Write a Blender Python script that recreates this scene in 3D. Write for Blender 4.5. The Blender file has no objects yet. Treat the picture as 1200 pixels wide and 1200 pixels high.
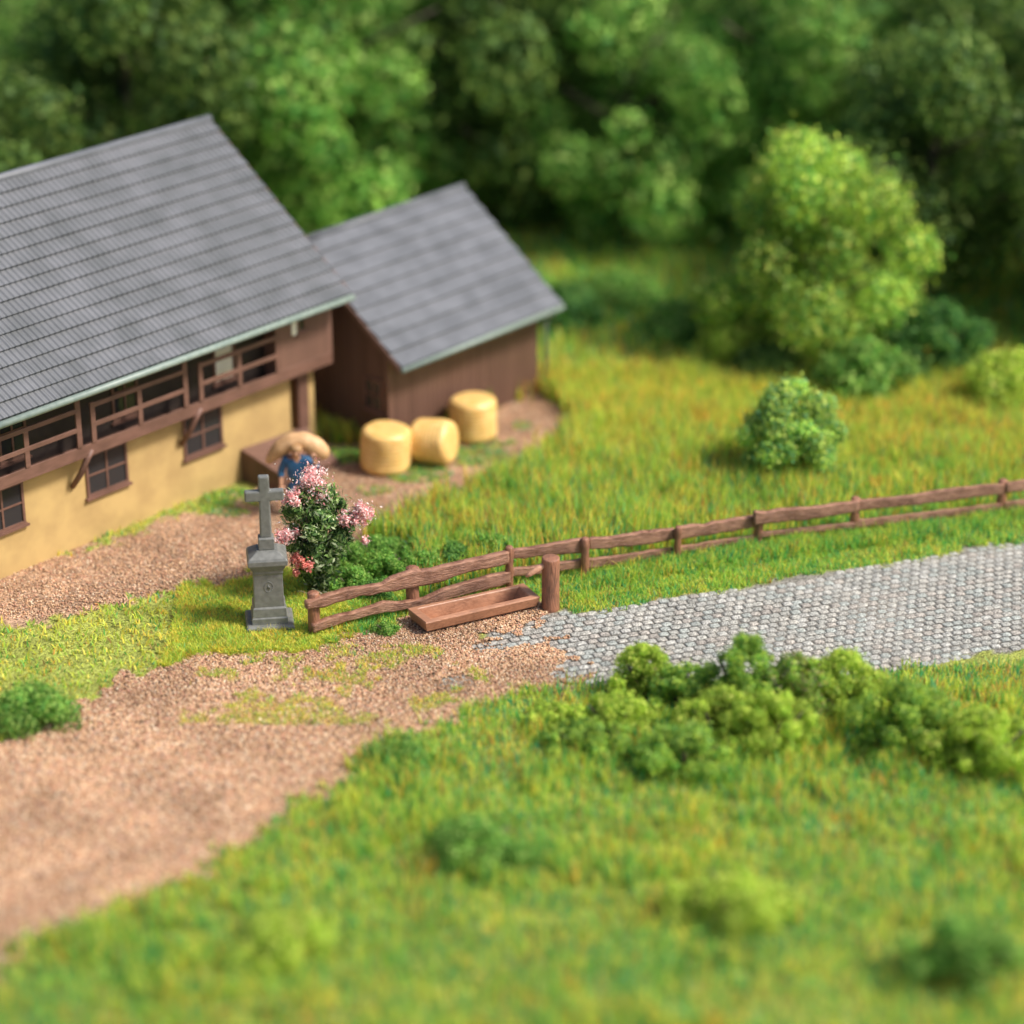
import bpy, bmesh, math, random
import numpy as np
from mathutils import Vector, Matrix, noise as mnoise

rng = np.random.default_rng(7); random.seed(7)
S = bpy.context.scene; COL = S.collection
R = math.radians

# ------------------------------------------------------------------ plan helper: survey reading -> point on the ground
FPX = 3025.; TILT = R(25); DIST = 55.
CAM = (0., -DIST*math.cos(TILT), DIST*math.sin(TILT))
def g(x, y, z=0.):
    u = (x-600)/FPX; v = (600-y)/FPX
    d = (u, math.cos(TILT)+v*math.sin(TILT), -math.sin(TILT)+v*math.cos(TILT))
    t = (z-CAM[2])/d[2]
    return (CAM[0]+t*d[0], CAM[1]+t*d[1])

# ------------------------------------------------------------------ materials
def mat(name, col=(.5,.5,.5), rough=.6, attr=None, spec=.5):
    m = bpy.data.materials.new(name); m.use_nodes = True
    nt = m.node_tree; b = nt.nodes['Principled BSDF']
    b.inputs['Base Color'].default_value = (*col, 1); b.inputs['Roughness'].default_value = rough
    b.inputs['Specular IOR Level'].default_value = spec
    if attr:
        a = nt.nodes.new('ShaderNodeAttribute'); a.attribute_name = attr
        nt.links.new(a.outputs['Color'], b.inputs['Base Color'])
    return m
def N(m, t, **kw):
    n = m.node_tree.nodes.new(t)
    for k, v in kw.items(): setattr(n, k, v)
    return n
def L(m, a, b): m.node_tree.links.new(a, b)
def ramp(m, fac, stops):
    r = N(m, 'ShaderNodeValToRGB'); cr = r.color_ramp
    while len(cr.elements) < len(stops): cr.elements.new(.5)
    for e, (p, c) in zip(cr.elements, stops): e.position = p; e.color = (*c, 1)
    L(m, fac, r.inputs[0]); return r.outputs[0]
def wood(name, c1, c2, scale=(3,30,30), bump=.5, rough=.55, dist=.02):
    m = mat(name, c1, rough); b = m.node_tree.nodes['Principled BSDF']
    tc = N(m,'ShaderNodeTexCoord'); mp = N(m,'ShaderNodeMapping'); mp.inputs['Scale'].default_value = scale
    L(m, tc.outputs['Object'], mp.inputs[0])
    n = N(m,'ShaderNodeTexNoise'); n.inputs['Scale'].default_value = 1; n.inputs['Detail'].default_value = 6; n.inputs['Distortion'].default_value = .6
    L(m, mp.outputs[0], n.inputs[0])
    n2 = N(m,'ShaderNodeTexNoise'); n2.inputs['Scale'].default_value = 2.2; n2.inputs['Detail'].default_value = 3
    L(m, tc.outputs['Object'], n2.inputs[0])
    mx = N(m,'ShaderNodeMath', operation='ADD'); L(m, n.outputs[0], mx.inputs[0]); L(m, n2.outputs[0], mx.inputs[1])
    mh = N(m,'ShaderNodeMath', operation='MULTIPLY'); mh.inputs[1].default_value = .5; L(m, mx.outputs[0], mh.inputs[0])
    L(m, ramp(m, mh.outputs[0], [(.36, c2), (.6, c1)]), b.inputs['Base Color'])
    bp = N(m,'ShaderNodeBump'); bp.inputs['Strength'].default_value = bump; bp.inputs['Distance'].default_value = dist
    L(m, n.outputs[0], bp.inputs['Height']); L(m, bp.outputs[0], b.inputs['Normal'])
    return m
def planks(name, c1, c2, pitch=.16, rough=.55):
    m = mat(name, c1, rough); b = m.node_tree.nodes['Principled BSDF']
    tc = N(m,'ShaderNodeTexCoord'); sp = N(m,'ShaderNodeSeparateXYZ'); L(m, tc.outputs['Object'], sp.inputs[0])
    ad = N(m,'ShaderNodeMath', operation='ADD'); L(m, sp.outputs[0], ad.inputs[0]); L(m, sp.outputs[1], ad.inputs[1])
    mu = N(m,'ShaderNodeMath', operation='DIVIDE'); mu.inputs[1].default_value = pitch; L(m, ad.outputs[0], mu.inputs[0])
    fr = N(m,'ShaderNodeMath', operation='FRACT'); L(m, mu.outputs[0], fr.inputs[0])
    pp = N(m,'ShaderNodeMath', operation='PINGPONG'); pp.inputs[1].default_value = .5; L(m, fr.outputs[0], pp.inputs[0])
    st = N(m,'ShaderNodeMapRange'); st.inputs[1].default_value = 0; st.inputs[2].default_value = .12; L(m, pp.outputs[0], st.inputs[0])
    fl = N(m,'ShaderNodeMath', operation='FLOOR'); L(m, mu.outputs[0], fl.inputs[0])
    wn = N(m,'ShaderNodeTexWhiteNoise', noise_dimensions='1D'); L(m, fl.outputs[0], wn.inputs['W'])
    mp = N(m,'ShaderNodeMapping'); mp.inputs['Scale'].default_value = (14,14,1.2); L(m, tc.outputs['Object'], mp.inputs[0])
    n = N(m,'ShaderNodeTexNoise'); n.inputs['Scale'].default_value = 1; n.inputs['Detail'].default_value = 5; L(m, mp.outputs[0], n.inputs[0])
    mm = N(m,'ShaderNodeMath', operation='MULTIPLY'); mm.inputs[1].default_value = .35; L(m, wn.outputs[0], mm.inputs[0])
    m2 = N(m,'ShaderNodeMath', operation='MULTIPLY'); m2.inputs[1].default_value = .65; L(m, n.outputs[0], m2.inputs[0])
    m3 = N(m,'ShaderNodeMath', operation='ADD'); L(m, mm.outputs[0], m3.inputs[0]); L(m, m2.outputs[0], m3.inputs[1])
    L(m, ramp(m, m3.outputs[0], [(.2, c2), (.7, c1)]), b.inputs['Base Color'])
    bp = N(m,'ShaderNodeBump'); bp.inputs['Strength'].default_value = .8; bp.inputs['Distance'].default_value = .02
    L(m, st.outputs[0], bp.inputs['Height']); L(m, bp.outputs[0], b.inputs['Normal'])
    return m
def mottled(name, c1, c2, scale=6, rough=.6, bump=.2, spec=.5, dist=.01):
    m = mat(name, c1, rough, spec=spec); b = m.node_tree.nodes['Principled BSDF']
    tc = N(m,'ShaderNodeTexCoord'); n = N(m,'ShaderNodeTexNoise'); n.inputs['Scale'].default_value = scale; n.inputs['Detail'].default_value = 6
    L(m, tc.outputs['Object'], n.inputs[0]); L(m, ramp(m, n.outputs[0], [(.35, c2), (.65, c1)]), b.inputs['Base Color'])
    bp = N(m,'ShaderNodeBump'); bp.inputs['Strength'].default_value = bump; bp.inputs['Distance'].default_value = dist
    L(m, n.outputs[0], bp.inputs['Height']); L(m, bp.outputs[0], b.inputs['Normal'])
    return m
def leafmat(name, trans=.3, rough=.6, attr='Col'):
    m = mat(name, rough=rough, attr=attr, spec=.3); nt = m.node_tree; b = nt.nodes['Principled BSDF']
    a = [n for n in nt.nodes if n.type == 'ATTRIBUTE'][0]
    t = N(m,'ShaderNodeBsdfTranslucent'); L(m, a.outputs['Color'], t.inputs[0])
    mx = N(m,'ShaderNodeMixShader'); mx.inputs[0].default_value = trans
    L(m, b.outputs[0], mx.inputs[1]); L(m, t.outputs[0], mx.inputs[2])
    L(m, mx.outputs[0], nt.nodes['Material Output'].inputs[0]); return m

BR1, BR2 = (.41,.21,.135), (.18,.085,.053)
M = dict(
 rail=wood('fence_wood', BR1, (.15,.062,.036), (6,6,60), 1.0, .5, .035),
 post=wood('post_wood', (.36,.155,.088), BR2, (22,22,5), .9, .5, .03),
 trough=wood('trough_wood', (.46,.225,.13), (.29,.135,.077), (3,22,22), .45, .45, .02),
 spout=wood('pale_spout_wood', (.56,.29,.18), (.40,.19,.11), (20,20,20), .5),
 board=planks('dark_boards', (.145,.075,.052), (.10,.05,.034)),
 panel=planks('balcony_boards', (.20,.105,.075), (.15,.078,.055), .14),
 beam=wood('beam_wood', (.19,.095,.068), (.13,.065,.045), (3,12,12), .3),
 dark=mottled('recess_shade_and_eyes', (.03,.02,.014), (.02,.012,.01)),  # near-black colour standing in for shade in recesses; also used for the eyes
 plaster=mottled('ochre_plaster', (.56,.38,.15), (.44,.29,.115), 1.6, .85, .6),
 tile=mottled('slate_tiles', (.155,.16,.175), (.105,.11,.12), 1.7, .5, .5),
 gutter=mottled('zinc_gutter', (.25,.30,.26), (.19,.24,.21), 8, .45),
 stone=mottled('grey_painted_stone', (.195,.195,.18), (.135,.137,.125), 9, .42, .35, .6, .012),
 bale=mottled('amber_straw_wrap', (.86,.57,.21), (.74,.45,.13), 4, .42, .25, .6, .02),
 sack=mottled('tan_sack', (.66,.40,.20), (.55,.31,.14), 8, .55),
 skin=mottled('skin', (.62,.33,.20), (.56,.29,.17), 8, .5),
 shirt=mottled('blue_cloth', (.03,.14,.29), (.02,.09,.20), 7, .6),
 trouser=mottled('dark_blue_cloth', (.025,.09,.19), (.018,.06,.13), 7, .6),
 hair=mottled('light_brown_hair', (.42,.24,.10), (.30,.16,.07), 20, .6),
 white=mottled('cream_curtain', (.93,.90,.74), (.88,.84,.66), 5, .7),
 glass=mat('window_glass', (.03,.03,.032), .12),
 wire=mat('pale_root_fibre', (.42,.36,.25), .5),
 bark=wood('bark', (.10,.07,.045), (.045,.03,.02), (9,9,3), .8),
 leaf=leafmat('foliage', .42), blade=leafmat('grass_blades', .5, .55), petal=leafmat('petals', .3, .5),
 pebble=mat('pebbles', rough=.8, attr='Col', spec=.25),
)
M['ribtile'] = mottled('ribbed_tiles', (.18,.183,.195), (.125,.13,.135), 1.3, .5, .3)
_m = M['ribtile']; _b = _m.node_tree.nodes['Principled BSDF']; _w = N(_m,'ShaderNodeTexWave', bands_direction='X'); _w.inputs['Scale'].default_value = 2.2
_t = N(_m,'ShaderNodeTexCoord'); L(_m,_t.outputs['Object'],_w.inputs[0]); _p = N(_m,'ShaderNodeBump'); _p.inputs['Distance'].default_value = .04; L(_m,_w.outputs['Fac'],_p.inputs['Height']); L(_m,_p.outputs[0],_b.inputs['Normal'])
# yellow bales: a little light goes into the material
bb = M['bale'].node_tree.nodes['Principled BSDF']; bb.inputs['Subsurface Weight'].default_value = .25; bb.inputs['Subsurface Radius'].default_value = (.08,.04,.01)

# ------------------------------------------------------------------ object helpers
def tag(o, label=None, cat=None, group=None, kind=None):
    if label: o['label'] = label
    if cat: o['category'] = cat
    if group: o['group'] = group
    if kind: o['kind'] = kind
    return o
def empty(name, loc, rz=0.):
    o = bpy.data.objects.new(name, None); COL.objects.link(o); o.location = loc; o.rotation_euler = (0,0,rz); o.empty_display_size = .2
    return o
def obj(name, bm, m, parent=None, smooth=False, bevel=0, loc=None):
    me = bpy.data.meshes.new(name)
    bmesh.ops.recalc_face_normals(bm, faces=bm.faces[:])
    bm.to_mesh(me); bm.free(); me.materials.append(m)
    if smooth: me.polygons.foreach_set('use_smooth', [True]*len(me.polygons))
    o = bpy.data.objects.new(name, me); COL.objects.link(o)
    if parent: o.parent = parent
    if loc: o.location = loc
    if bevel:
        b = o.modifiers.new('bev','BEVEL'); b.width = bevel; b.segments = 2; b.limit_method = 'ANGLE'; b.angle_limit = R(35)
    return o
def box(bm, x0,x1,y0,y1,z0,z1):
    v = [bm.verts.new(p) for p in ((x0,y0,z0),(x1,y0,z0),(x1,y1,z0),(x0,y1,z0),(x0,y0,z1),(x1,y0,z1),(x1,y1,z1),(x0,y1,z1))]
    for f in ((0,3,2,1),(4,5,6,7),(0,1,5,4),(1,2,6,5),(2,3,7,6),(3,0,4,7)): bm.faces.new([v[i] for i in f])
def BX(*b):
    bm = bmesh.new()
    for a in b: box(bm, *a)
    return bm
def rings(bm, rs, closed=True, caps=True):
    R_ = [[bm.verts.new(p) for p in r] for r in rs]; n = len(R_[0])
    for a, b in zip(R_, R_[1:]):
        for i in range(n if closed else n-1): bm.faces.new((a[i], a[(i+1)%n], b[(i+1)%n], b[i]))
    if caps: bm.faces.new(R_[0][::-1]); bm.faces.new(R_[-1])
    return bm
def lathe(prof, n=32, jit=0., seed=0):
    rs = []
    for z, r in prof:
        rs.append([(r*(1+jit*mnoise.noise((math.cos(a)*1.5+seed, math.sin(a)*1.5, z*2)))*math.cos(a), r*(1+jit*mnoise.noise((math.cos(a)*1.5+seed, math.sin(a)*1.5, z*2)))*math.sin(a), z) for a in (2*math.pi*i/n for i in range(n))])
    return rings(bmesh.new(), rs)
def tube(pts, rad, n=8, bm=None):
    bm = bm or bmesh.new(); pts = [Vector(p) for p in pts]; rs = []
    up = Vector((0,0,1))
    for i, p in enumerate(pts):
        t = (pts[min(i+1,len(pts)-1)]-pts[max(i-1,0)]).normalized()
        a = t.cross(up) if abs(t.dot(up)) < .95 else t.cross(Vector((1,0,0))); a.normalize(); b = t.cross(a)
        r = rad[i] if isinstance(rad,(list,tuple)) else rad
        rs.append([p+a*math.cos(2*math.pi*k/n)*r+b*math.sin(2*math.pi*k/n)*r for k in range(n)])
    return rings(bm, rs)
def npmesh(name, V, F, C, m, parent=None, loc=None, smooth=False):
    """V (n,3), F (m,k), C (n,3) colours"""
    me = bpy.data.meshes.new(name); k = F.shape[1]
    me.vertices.add(len(V)); me.vertices.foreach_set('co', V.astype(np.float32).ravel())
    me.loops.add(F.size); me.loops.foreach_set('vertex_index', F.astype(np.int32).ravel())
    me.polygons.add(len(F)); me.polygons.foreach_set('loop_start', np.arange(0, F.size, k, dtype=np.int32))
    me.polygons.foreach_set('loop_total', np.full(len(F), k, dtype=np.int32))
    if smooth: me.polygons.foreach_set('use_smooth', np.ones(len(F), bool))
    me.update(calc_edges=True)
    if C is not None:
        a = me.attributes.new('Col','FLOAT_COLOR','POINT'); a.data.foreach_set('color', np.c_[C, np.ones(len(C))].astype(np.float32).ravel())
    me.materials.append(m)
    o = bpy.data.objects.new(name, me); COL.objects.link(o)
    if parent: o.parent = parent
    if loc is not None: o.location = loc
    return o
def copy_thing(o, loc, rz=0, scale=1, label=None):
    c = o.copy(); COL.objects.link(c); c.location = loc; c.rotation_euler = (0,0,rz); c.scale = (scale,)*3
    if label: c['label'] = label
    for ch in list(o.children):
        d = ch.copy(); COL.objects.link(d); d.parent = c
    return c

# ------------------------------------------------------------------ smooth value noise (numpy)
_T = rng.random((256,256))
def vn(x, y, s, o=0):
    x = x/s+o*17.3+100; y = y/s+o*9.1+100; xi = np.floor(x).astype(int); yi = np.floor(y).astype(int)
    fx = x-xi; fy = y-yi; fx = fx*fx*(3-2*fx); fy = fy*fy*(3-2*fy)
    t = lambda a,b: _T[a%256, b%256]
    return (t(xi,yi)*(1-fx)+t(xi+1,yi)*fx)*(1-fy)+(t(xi,yi+1)*(1-fx)+t(xi+1,yi+1)*fx)*fy
def inpoly(x, y, P):
    c = np.zeros(x.shape, bool); n = len(P)
    for i in range(n):
        x1,y1 = P[i]; x2,y2 = P[(i+1)%n]
        if y1 == y2: continue
        k = ((y1 > y) != (y2 > y)) & (x < (x2-x1)*(y-y1)/(y2-y1)+x1); c ^= k
    return c

# ------------------------------------------------------------------ plan of the place
YARD = [g(*p) for p in ((-320,700),(0,672),(250,592),(288,574),(330,560),(372,519),(457,533),(632,459),(640,470),(668,482),(688,498),(660,520),(625,545),(560,575),(520,590),(470,612),(432,640),(400,655),(330,668),(250,686),(0,735),(-330,790))]
LANE = [g(*p) for p in ((150,790),(250,768),(290,762),(340,768),(375,760),(430,744),(466,740),(482,722),(540,712),(600,698),(628,704),(662,712),(640,722),(598,738),(566,745),(556,753),(600,756),(650,755),(664,768),(650,780),(690,786),(700,800),(640,806),(590,818),(545,836),(470,870),(380,930),(250,1010),(100,1090),(-60,1170),(-60,900))]
sd = (math.cos(R(19.5)), math.sin(R(19.5))); sn = (-sd[1], sd[0])
S0 = g(640,726)                                    # upper (meadow side) corner of the street, where it starts
def st(s, t): return (S0[0]+sd[0]*s+sn[0]*t, S0[1]+sd[1]*s+sn[1]*t)
STREET = [g(578,741), g(640,721), g(668,716), st(.6,0), st(16,0), st(16,-4.3), st(2.2,-4.0), g(690,803), g(640,792), g(552,764)]
PATCHES = [[g(*p) for p in q] for q in (((508,803),(530,790),(556,794),(560,806),(538,816),(512,812)), ((548,758),(575,750),(612,752),(600,760),(560,764)), ((640,792),(668,782),(690,788),(668,800)))]
def zones(x, y):
    j = (vn(x,y,.5,1)-.5)*.6+(vn(x,y,.14,2)-.5)*.5; k = (vn(x,y,.5,3)-.5)*.6+(vn(x,y,.14,4)-.5)*.5
    yard = inpoly(x+j, y+k, YARD); lane = inpoly(x+j, y+k, LANE); street = inpoly(x+j*.5, y+k*.5, STREET)
    return yard, lane, street

# ground sheet
nx, ny = 420, 560
gx = np.linspace(-26,26,nx); gy = np.linspace(-22,60,ny); X,Y = np.meshgrid(gx,gy); X = X.ravel(); Y = Y.ravel()
yd, ln, stt = zones(X,Y)
Z = (vn(X,Y,1.3,5)-.5)*.03 - .0
C = np.tile(np.array([.30,.34,.08]),(len(X),1)); gm = yd|ln
C[gm] = [.30,.19,.12]; C[yd] = [.42,.28,.19]; C[stt&~ln] = [.27,.26,.235]
C *= (.75+.5*vn(X,Y,.3,6))[:,None]
i = np.arange((nx-1)*(ny-1)); r = i//(nx-1); q = i%(nx-1); F = np.c_[r*nx+q, r*nx+q+1, (r+1)*nx+q+1, (r+1)*nx+q]
gmat = mat('soil', rough=.9, attr='Col', spec=.2)
b = gmat.node_tree.nodes['Principled BSDF']; at = [n for n in gmat.node_tree.nodes if n.type=='ATTRIBUTE'][0]
tc = N(gmat,'ShaderNodeTexCoord'); vo = N(gmat,'ShaderNodeTexVoronoi'); vo.inputs['Scale'].default_value = 26; L(gmat, tc.outputs['Object'], vo.inputs[0])
cc = ramp(gmat, vo.outputs['Color'], [(.1,(.45,.42,.38)),(.9,(1.45,1.4,1.35))])
mx = N(gmat,'ShaderNodeMix', data_type='RGBA', blend_type='MULTIPLY'); mx.inputs[0].default_value = 1
L(gmat, at.outputs['Color'], mx.inputs['A']); L(gmat, cc, mx.inputs['B']); L(gmat, mx.outputs['Result'], b.inputs['Base Color'])
bp = N(gmat,'ShaderNodeBump'); bp.inputs['Distance'].default_value = .02; bp.invert = True; L(gmat, vo.outputs['Distance'], bp.inputs['Height']); L(gmat, bp.outputs[0], b.inputs['Normal'])
tag(npmesh('ground', np.c_[X,Y,Z], F, C, gmat, smooth=True), 'brown soil under the gravel yard, verge and meadow', 'ground', kind='structure')
fb = bmesh.new(); 
for a in ((-700,-300),): 
    v = [fb.verts.new(p) for p in ((-700,-300,-.06),(700,-300,-.06),(700,900,-.06),(-700,900,-.06))]; fb.faces.new(v)
tag(obj('far_ground', fb, mottled('far_turf', (.09,.13,.03), (.06,.09,.02), .8, .9)), 'open turf continuing to the horizon', 'ground', kind='structure')

# ------------------------------------------------------------------ cobbled street
def street():
    V=[];F_=[];C_=[]; n=6; base=0; pal = np.array([[.42,.41,.375],[.39,.385,.355],[.45,.43,.39],[.42,.385,.345],[.385,.405,.38],[.46,.45,.42]])
    w, h = .215, .185
    for row in range(-26, 2):
        for c_ in range(-22, 82):
            s = (c_+.5*(row%2))*w+rng.normal(0,.008); t = row*h+rng.normal(0,.006)
            cx, cy = st(s+.1, t-.05); a = np.array([cx]); b_ = np.array([cy])
            jx=(vn(a,b_,.5,1)-.5)*.5
            ok = inpoly(a+jx, b_+jx, STREET)[0] or any(inpoly(a, b_, P)[0] for P in PATCHES)
            if not ok: continue
            sx, sy = w*.49*rng.uniform(.93,1.03), h*.49*rng.uniform(.93,1.03); hz = .03+rng.uniform(-.003,.004); tl = rng.normal(0,.03,2)
            if s < 1.4: hz -= .006*(1.4-s)
            col = pal[rng.integers(len(pal))]*rng.uniform(.88,1.1)
            for iy in range(n):
                for ix in range(n):
                    u = ix/(n-1)*2-1; v = iy/(n-1)*2-1
                    k = max(abs(u),abs(v)); z = hz-.006-.014*k**8-.004*(u*u+v*v)+rng.normal(0,.0025)+tl[0]*u*sx+tl[1]*v*sy+rng.normal(0,.0022)
                    if k == 1: z = .006
                    uu = u*(1-.09*v*v); vv = v*(1-.12*u*u)
                    ex = sx*uu; ey = sy*vv
                    V.append((cx+sd[0]*ex+sn[0]*ey, cy+sd[1]*ex+sn[1]*ey, z)); C_.append(col*rng.uniform(.7,1.25)*(.6 if k==1 else 1))
            for iy in range(n-1):
                for ix in range(n-1): q = base+iy*n+ix; F_.append((q,q+1,q+1+n,q+n))
            base += n*n
    m = mat('cobble_stone', rough=.7, attr='Col', spec=.35); b = m.node_tree.nodes['Principled BSDF']; at = [x for x in m.node_tree.nodes if x.type=='ATTRIBUTE'][0]
    tc = N(m,'ShaderNodeTexCoord'); no = N(m,'ShaderNodeTexNoise'); no.inputs['Scale'].default_value = 38; no.inputs['Detail'].default_value = 4; L(m, tc.outputs['Object'], no.inputs[0])
    cc = ramp(m, no.outputs[0], [(.38,(.45,.44,.43)),(.5,(.93,.93,.91)),(.62,(1.38,1.36,1.3))])
    mx = N(m,'ShaderNodeMix', data_type='RGBA', blend_type='MULTIPLY'); mx.inputs[0].default_value = 1
    L(m, at.outputs['Color'], mx.inputs['A']); L(m, cc, mx.inputs['B']); L(m, mx.outputs['Result'], b.inputs['Base Color'])
    bp = N(m,'ShaderNodeBump'); bp.inputs['Distance'].default_value = .012; L(m, no.outputs[0], bp.inputs['Height']); L(m, bp.outputs[0], b.inputs['Normal'])
    tag(npmesh('cobblestone_street', np.array(V), np.array(F_), np.array(C_), m, smooth=True), 'grey cobbled street beside the grass verge', 'street', kind='structure')
street()

# ------------------------------------------------------------------ gravel (real grains)
def grains(name, pts, size, label, gain=1.):
    n = len(pts); sz = size*rng.uniform(.6,1.35,n)
    B = np.array([[1,0,0],[-1,0,0],[0,1,0],[0,-1,0],[0,0,1],[0,0,-1]],float)
    V = B[None]*(1+rng.uniform(-.3,.3,(n,6,1)))+rng.normal(0,.12,(n,6,3))
    a = rng.uniform(0,6.28,n); ca,sa = np.cos(a),np.sin(a)
    Rm = np.zeros((n,3,3)); Rm[:,0,0]=ca;Rm[:,0,1]=-sa;Rm[:,1,0]=sa;Rm[:,1,1]=ca;Rm[:,2,2]=.75
    V = np.einsum('nij,nkj->nki',Rm,V)*sz[:,None,None]
    V[:,:,0]+=pts[:,0,None];V[:,:,1]+=pts[:,1,None];V[:,:,2]+=(sz*.4+rng.uniform(0,.012,n)+.004)[:,None]
    pal = np.array([[.52,.32,.18],[.42,.23,.13],[.64,.44,.28],[.25,.14,.08],[.52,.27,.18],[.70,.56,.40],[.13,.08,.05],[.42,.31,.24]])
    col = pal[rng.choice(len(pal),n,p=[.26,.2,.15,.1,.12,.06,.06,.05])]*rng.uniform(.8,1.15,(n,1))*gain*(.78+.42*vn(pts[:,0],pts[:,1],.9,70))[:,None]
    f = np.array([[0,2,4],[2,1,4],[1,3,4],[3,0,4],[2,0,5],[1,2,5],[3,1,5],[0,3,5]])
    F_ = (f[None]+6*np.arange(n)[:,None,None]).reshape(-1,3)
    tag(npmesh(name, V.reshape(-1,3), F_, np.repeat(col,6,0), M['pebble']), label, 'gravel', kind='stuff')
def scatter(n, x0,x1,y0,y1): return rng.uniform(x0,x1,n), rng.uniform(y0,y1,n)
x,y = scatter(420000,-12,3,-18.5,-3.4); yd,ln,_ = zones(x,y)
bare = np.zeros(len(x),bool)
for P in PATCHES: bare |= inpoly(x+(vn(x,y,.12,8)-.5)*.15,y+(vn(x,y,.12,9)-.5)*.15,P)
near = np.clip((y+10.5)/2.2,0,1)*np.clip((x+9)/2,0,1); near = rng.random(len(x)) < near
k = ln & ~(bare & (rng.random(len(x))<.93)) & near
grains('gravel', np.c_[x,y][k], .024, 'tan gravel lane in front of the trough and cross')
k = ln & ~near; grains('gravel', np.c_[x,y][k][:60000], .032, 'blurred tan gravel at the near end of the lane')
x,y = scatter(110000,-13,4,-5,8); yd,ln,_ = zones(x,y); grains('gravel', np.c_[x,y][yd][:70000], .02, 'tan gravel of the farmyard around the bales', 1.25)

# ------------------------------------------------------------------ grass
PAL = np.array([[.46,.70,.11],[.18,.54,.13],[.76,.82,.13],[.96,.80,.15],[.92,.50,.11],[.46,.30,.11],[.10,.46,.24]])
def grass(name, x, y, h, w, lean, weights, label, z0=0., cat='grass'):
    n = len(x); h = h*rng.uniform(.55,1.3,n); a = rng.uniform(0,6.283,n); ln_ = np.abs(rng.normal(lean,.25,n)); b_ = rng.uniform(0,6.283,n)
    dx,dy = np.cos(a)*ln_*h, np.sin(a)*ln_*h; wx,wy = np.cos(b_)*w/2, np.sin(b_)*w/2
    zz = h*np.sqrt(np.clip(1-np.minimum(ln_,.95)**2,.08,1))
    V = np.zeros((n,5,3)); P = np.c_[x,y]
    V[:,0,:2]=P-np.c_[wx,wy];V[:,1,:2]=P+np.c_[wx,wy]
    m_ = P+np.c_[dx,dy]*.38; V[:,2,:2]=m_+np.c_[wx,wy]*.8;V[:,3,:2]=m_-np.c_[wx,wy]*.8;V[:,4,:2]=P+np.c_[dx,dy]
    V[:,0,2]=V[:,1,2]=-.01;V[:,2,2]=V[:,3,2]=zz*.6;V[:,4,2]=zz; V[:,:,2]+=z0
    W = weights(x,y)*(.15+np.stack([vn(x+q_*3.1,y,.22,60+q_) for q_ in range(7)],1)**2*2.2); W = W/W.sum(1,keepdims=True); u = rng.random((n,1)); idx = (np.cumsum(W,1) < u).sum(1).clip(0,6)
    col = PAL[idx]*rng.uniform(.7,1.2,(n,1))
    f = np.array([[0,1,2],[0,2,3],[3,2,4]]); F_ = (f[None]+5*np.arange(n)[:,None,None]).reshape(-1,3)
    tag(npmesh(name, V.reshape(-1,3), F_, np.repeat(col,5,0), M['blade']), label, cat, kind='stuff')
def wmeadow(x,y):
    a = vn(x,y,1.7,11); b_ = vn(x,y,.9,12); c = vn(x,y,2.6,13)
    far = np.clip((y-1.0)/3.5,0,1)*np.clip((11-y)/3,0,1); dk = np.clip((y-7.5)/3,0,1)*1.3
    return np.c_[.38+.25*a, .22*(1-far*.7)+.4*dk, .30+.45*far*b_, .18+.42*far*np.clip(b_*1.4-.2,0,1)+.05*c, .10+.28*np.clip(vn(x,y,.6,33)*2-1.1,0,1)+.40*far*np.clip(a*2-1.0,0,1)+.15*np.clip(c*2-1.2,0,1), .07+.22*np.clip(c*2-1.1,0,1), .13*(1-far)+.1*dk+.1*np.clip(b_*2-1,0,1)]
def wverge(x,y):
    a = vn(x,y,.8,14); b_ = vn(x,y,1.4,15)
    return np.c_[.35+.1*a, .26+.3*b_, .13+.2*a, .07+.05*a, .03+0*a, .05+0*a, .16*b_]
def wleft(x,y):
    a = vn(x,y,.45,16); b_ = vn(x,y,1.1,17)
    return np.c_[.30+.1*a, .04+.12*b_, .45+.3*a, .28+.3*a*a, .10*b_, .05+0*a, .03+0*a]
fA, fC, fF, fG = (-3.76,-5.62), (-.07,-3.64), (5.10,-1.75), (7.13,-1.18)
FENCE = [fA,fC,fF,fG,(13.5,.6)]
def fence_y(x): return np.interp(x, [p[0] for p in FENCE], [p[1] for p in FENCE])
SHRUB = g(372,694)
LATE = []
BUILD = []   # footprints kept free of grass (filled from the barn frame)
bc = (-2.73,3.03); E1 = (math.cos(R(48)), math.sin(R(48))); E2 = (-E1[1], E1[0])
def ab(a,b_): return (bc[0]+a*E1[0]+b_*E2[0], bc[1]+a*E1[1]+b_*E2[1])
BUILD.append([ab(*q) for q in ((0,0),(5,0),(5,5.2),(0,5.2))]); BUILD.append([ab(*q) for q in ((-11,1.45),(-.9,1.45),(-.9,8.5),(-11,8.5))])
BUILD.append([ab(*q) for q in ((-3.15,.3),(-1.2,.3),(-1.2,1.5),(-3.15,1.5))])
BUILD.append([(-1.75,-5.8),(.62,-4.62),(.25,-3.95),(-2.1,-5.1)])
def free(x,y):
    k = np.ones(len(x),bool)
    for P in BUILD: k &= ~inpoly(x,y,P)
    return k
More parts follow.
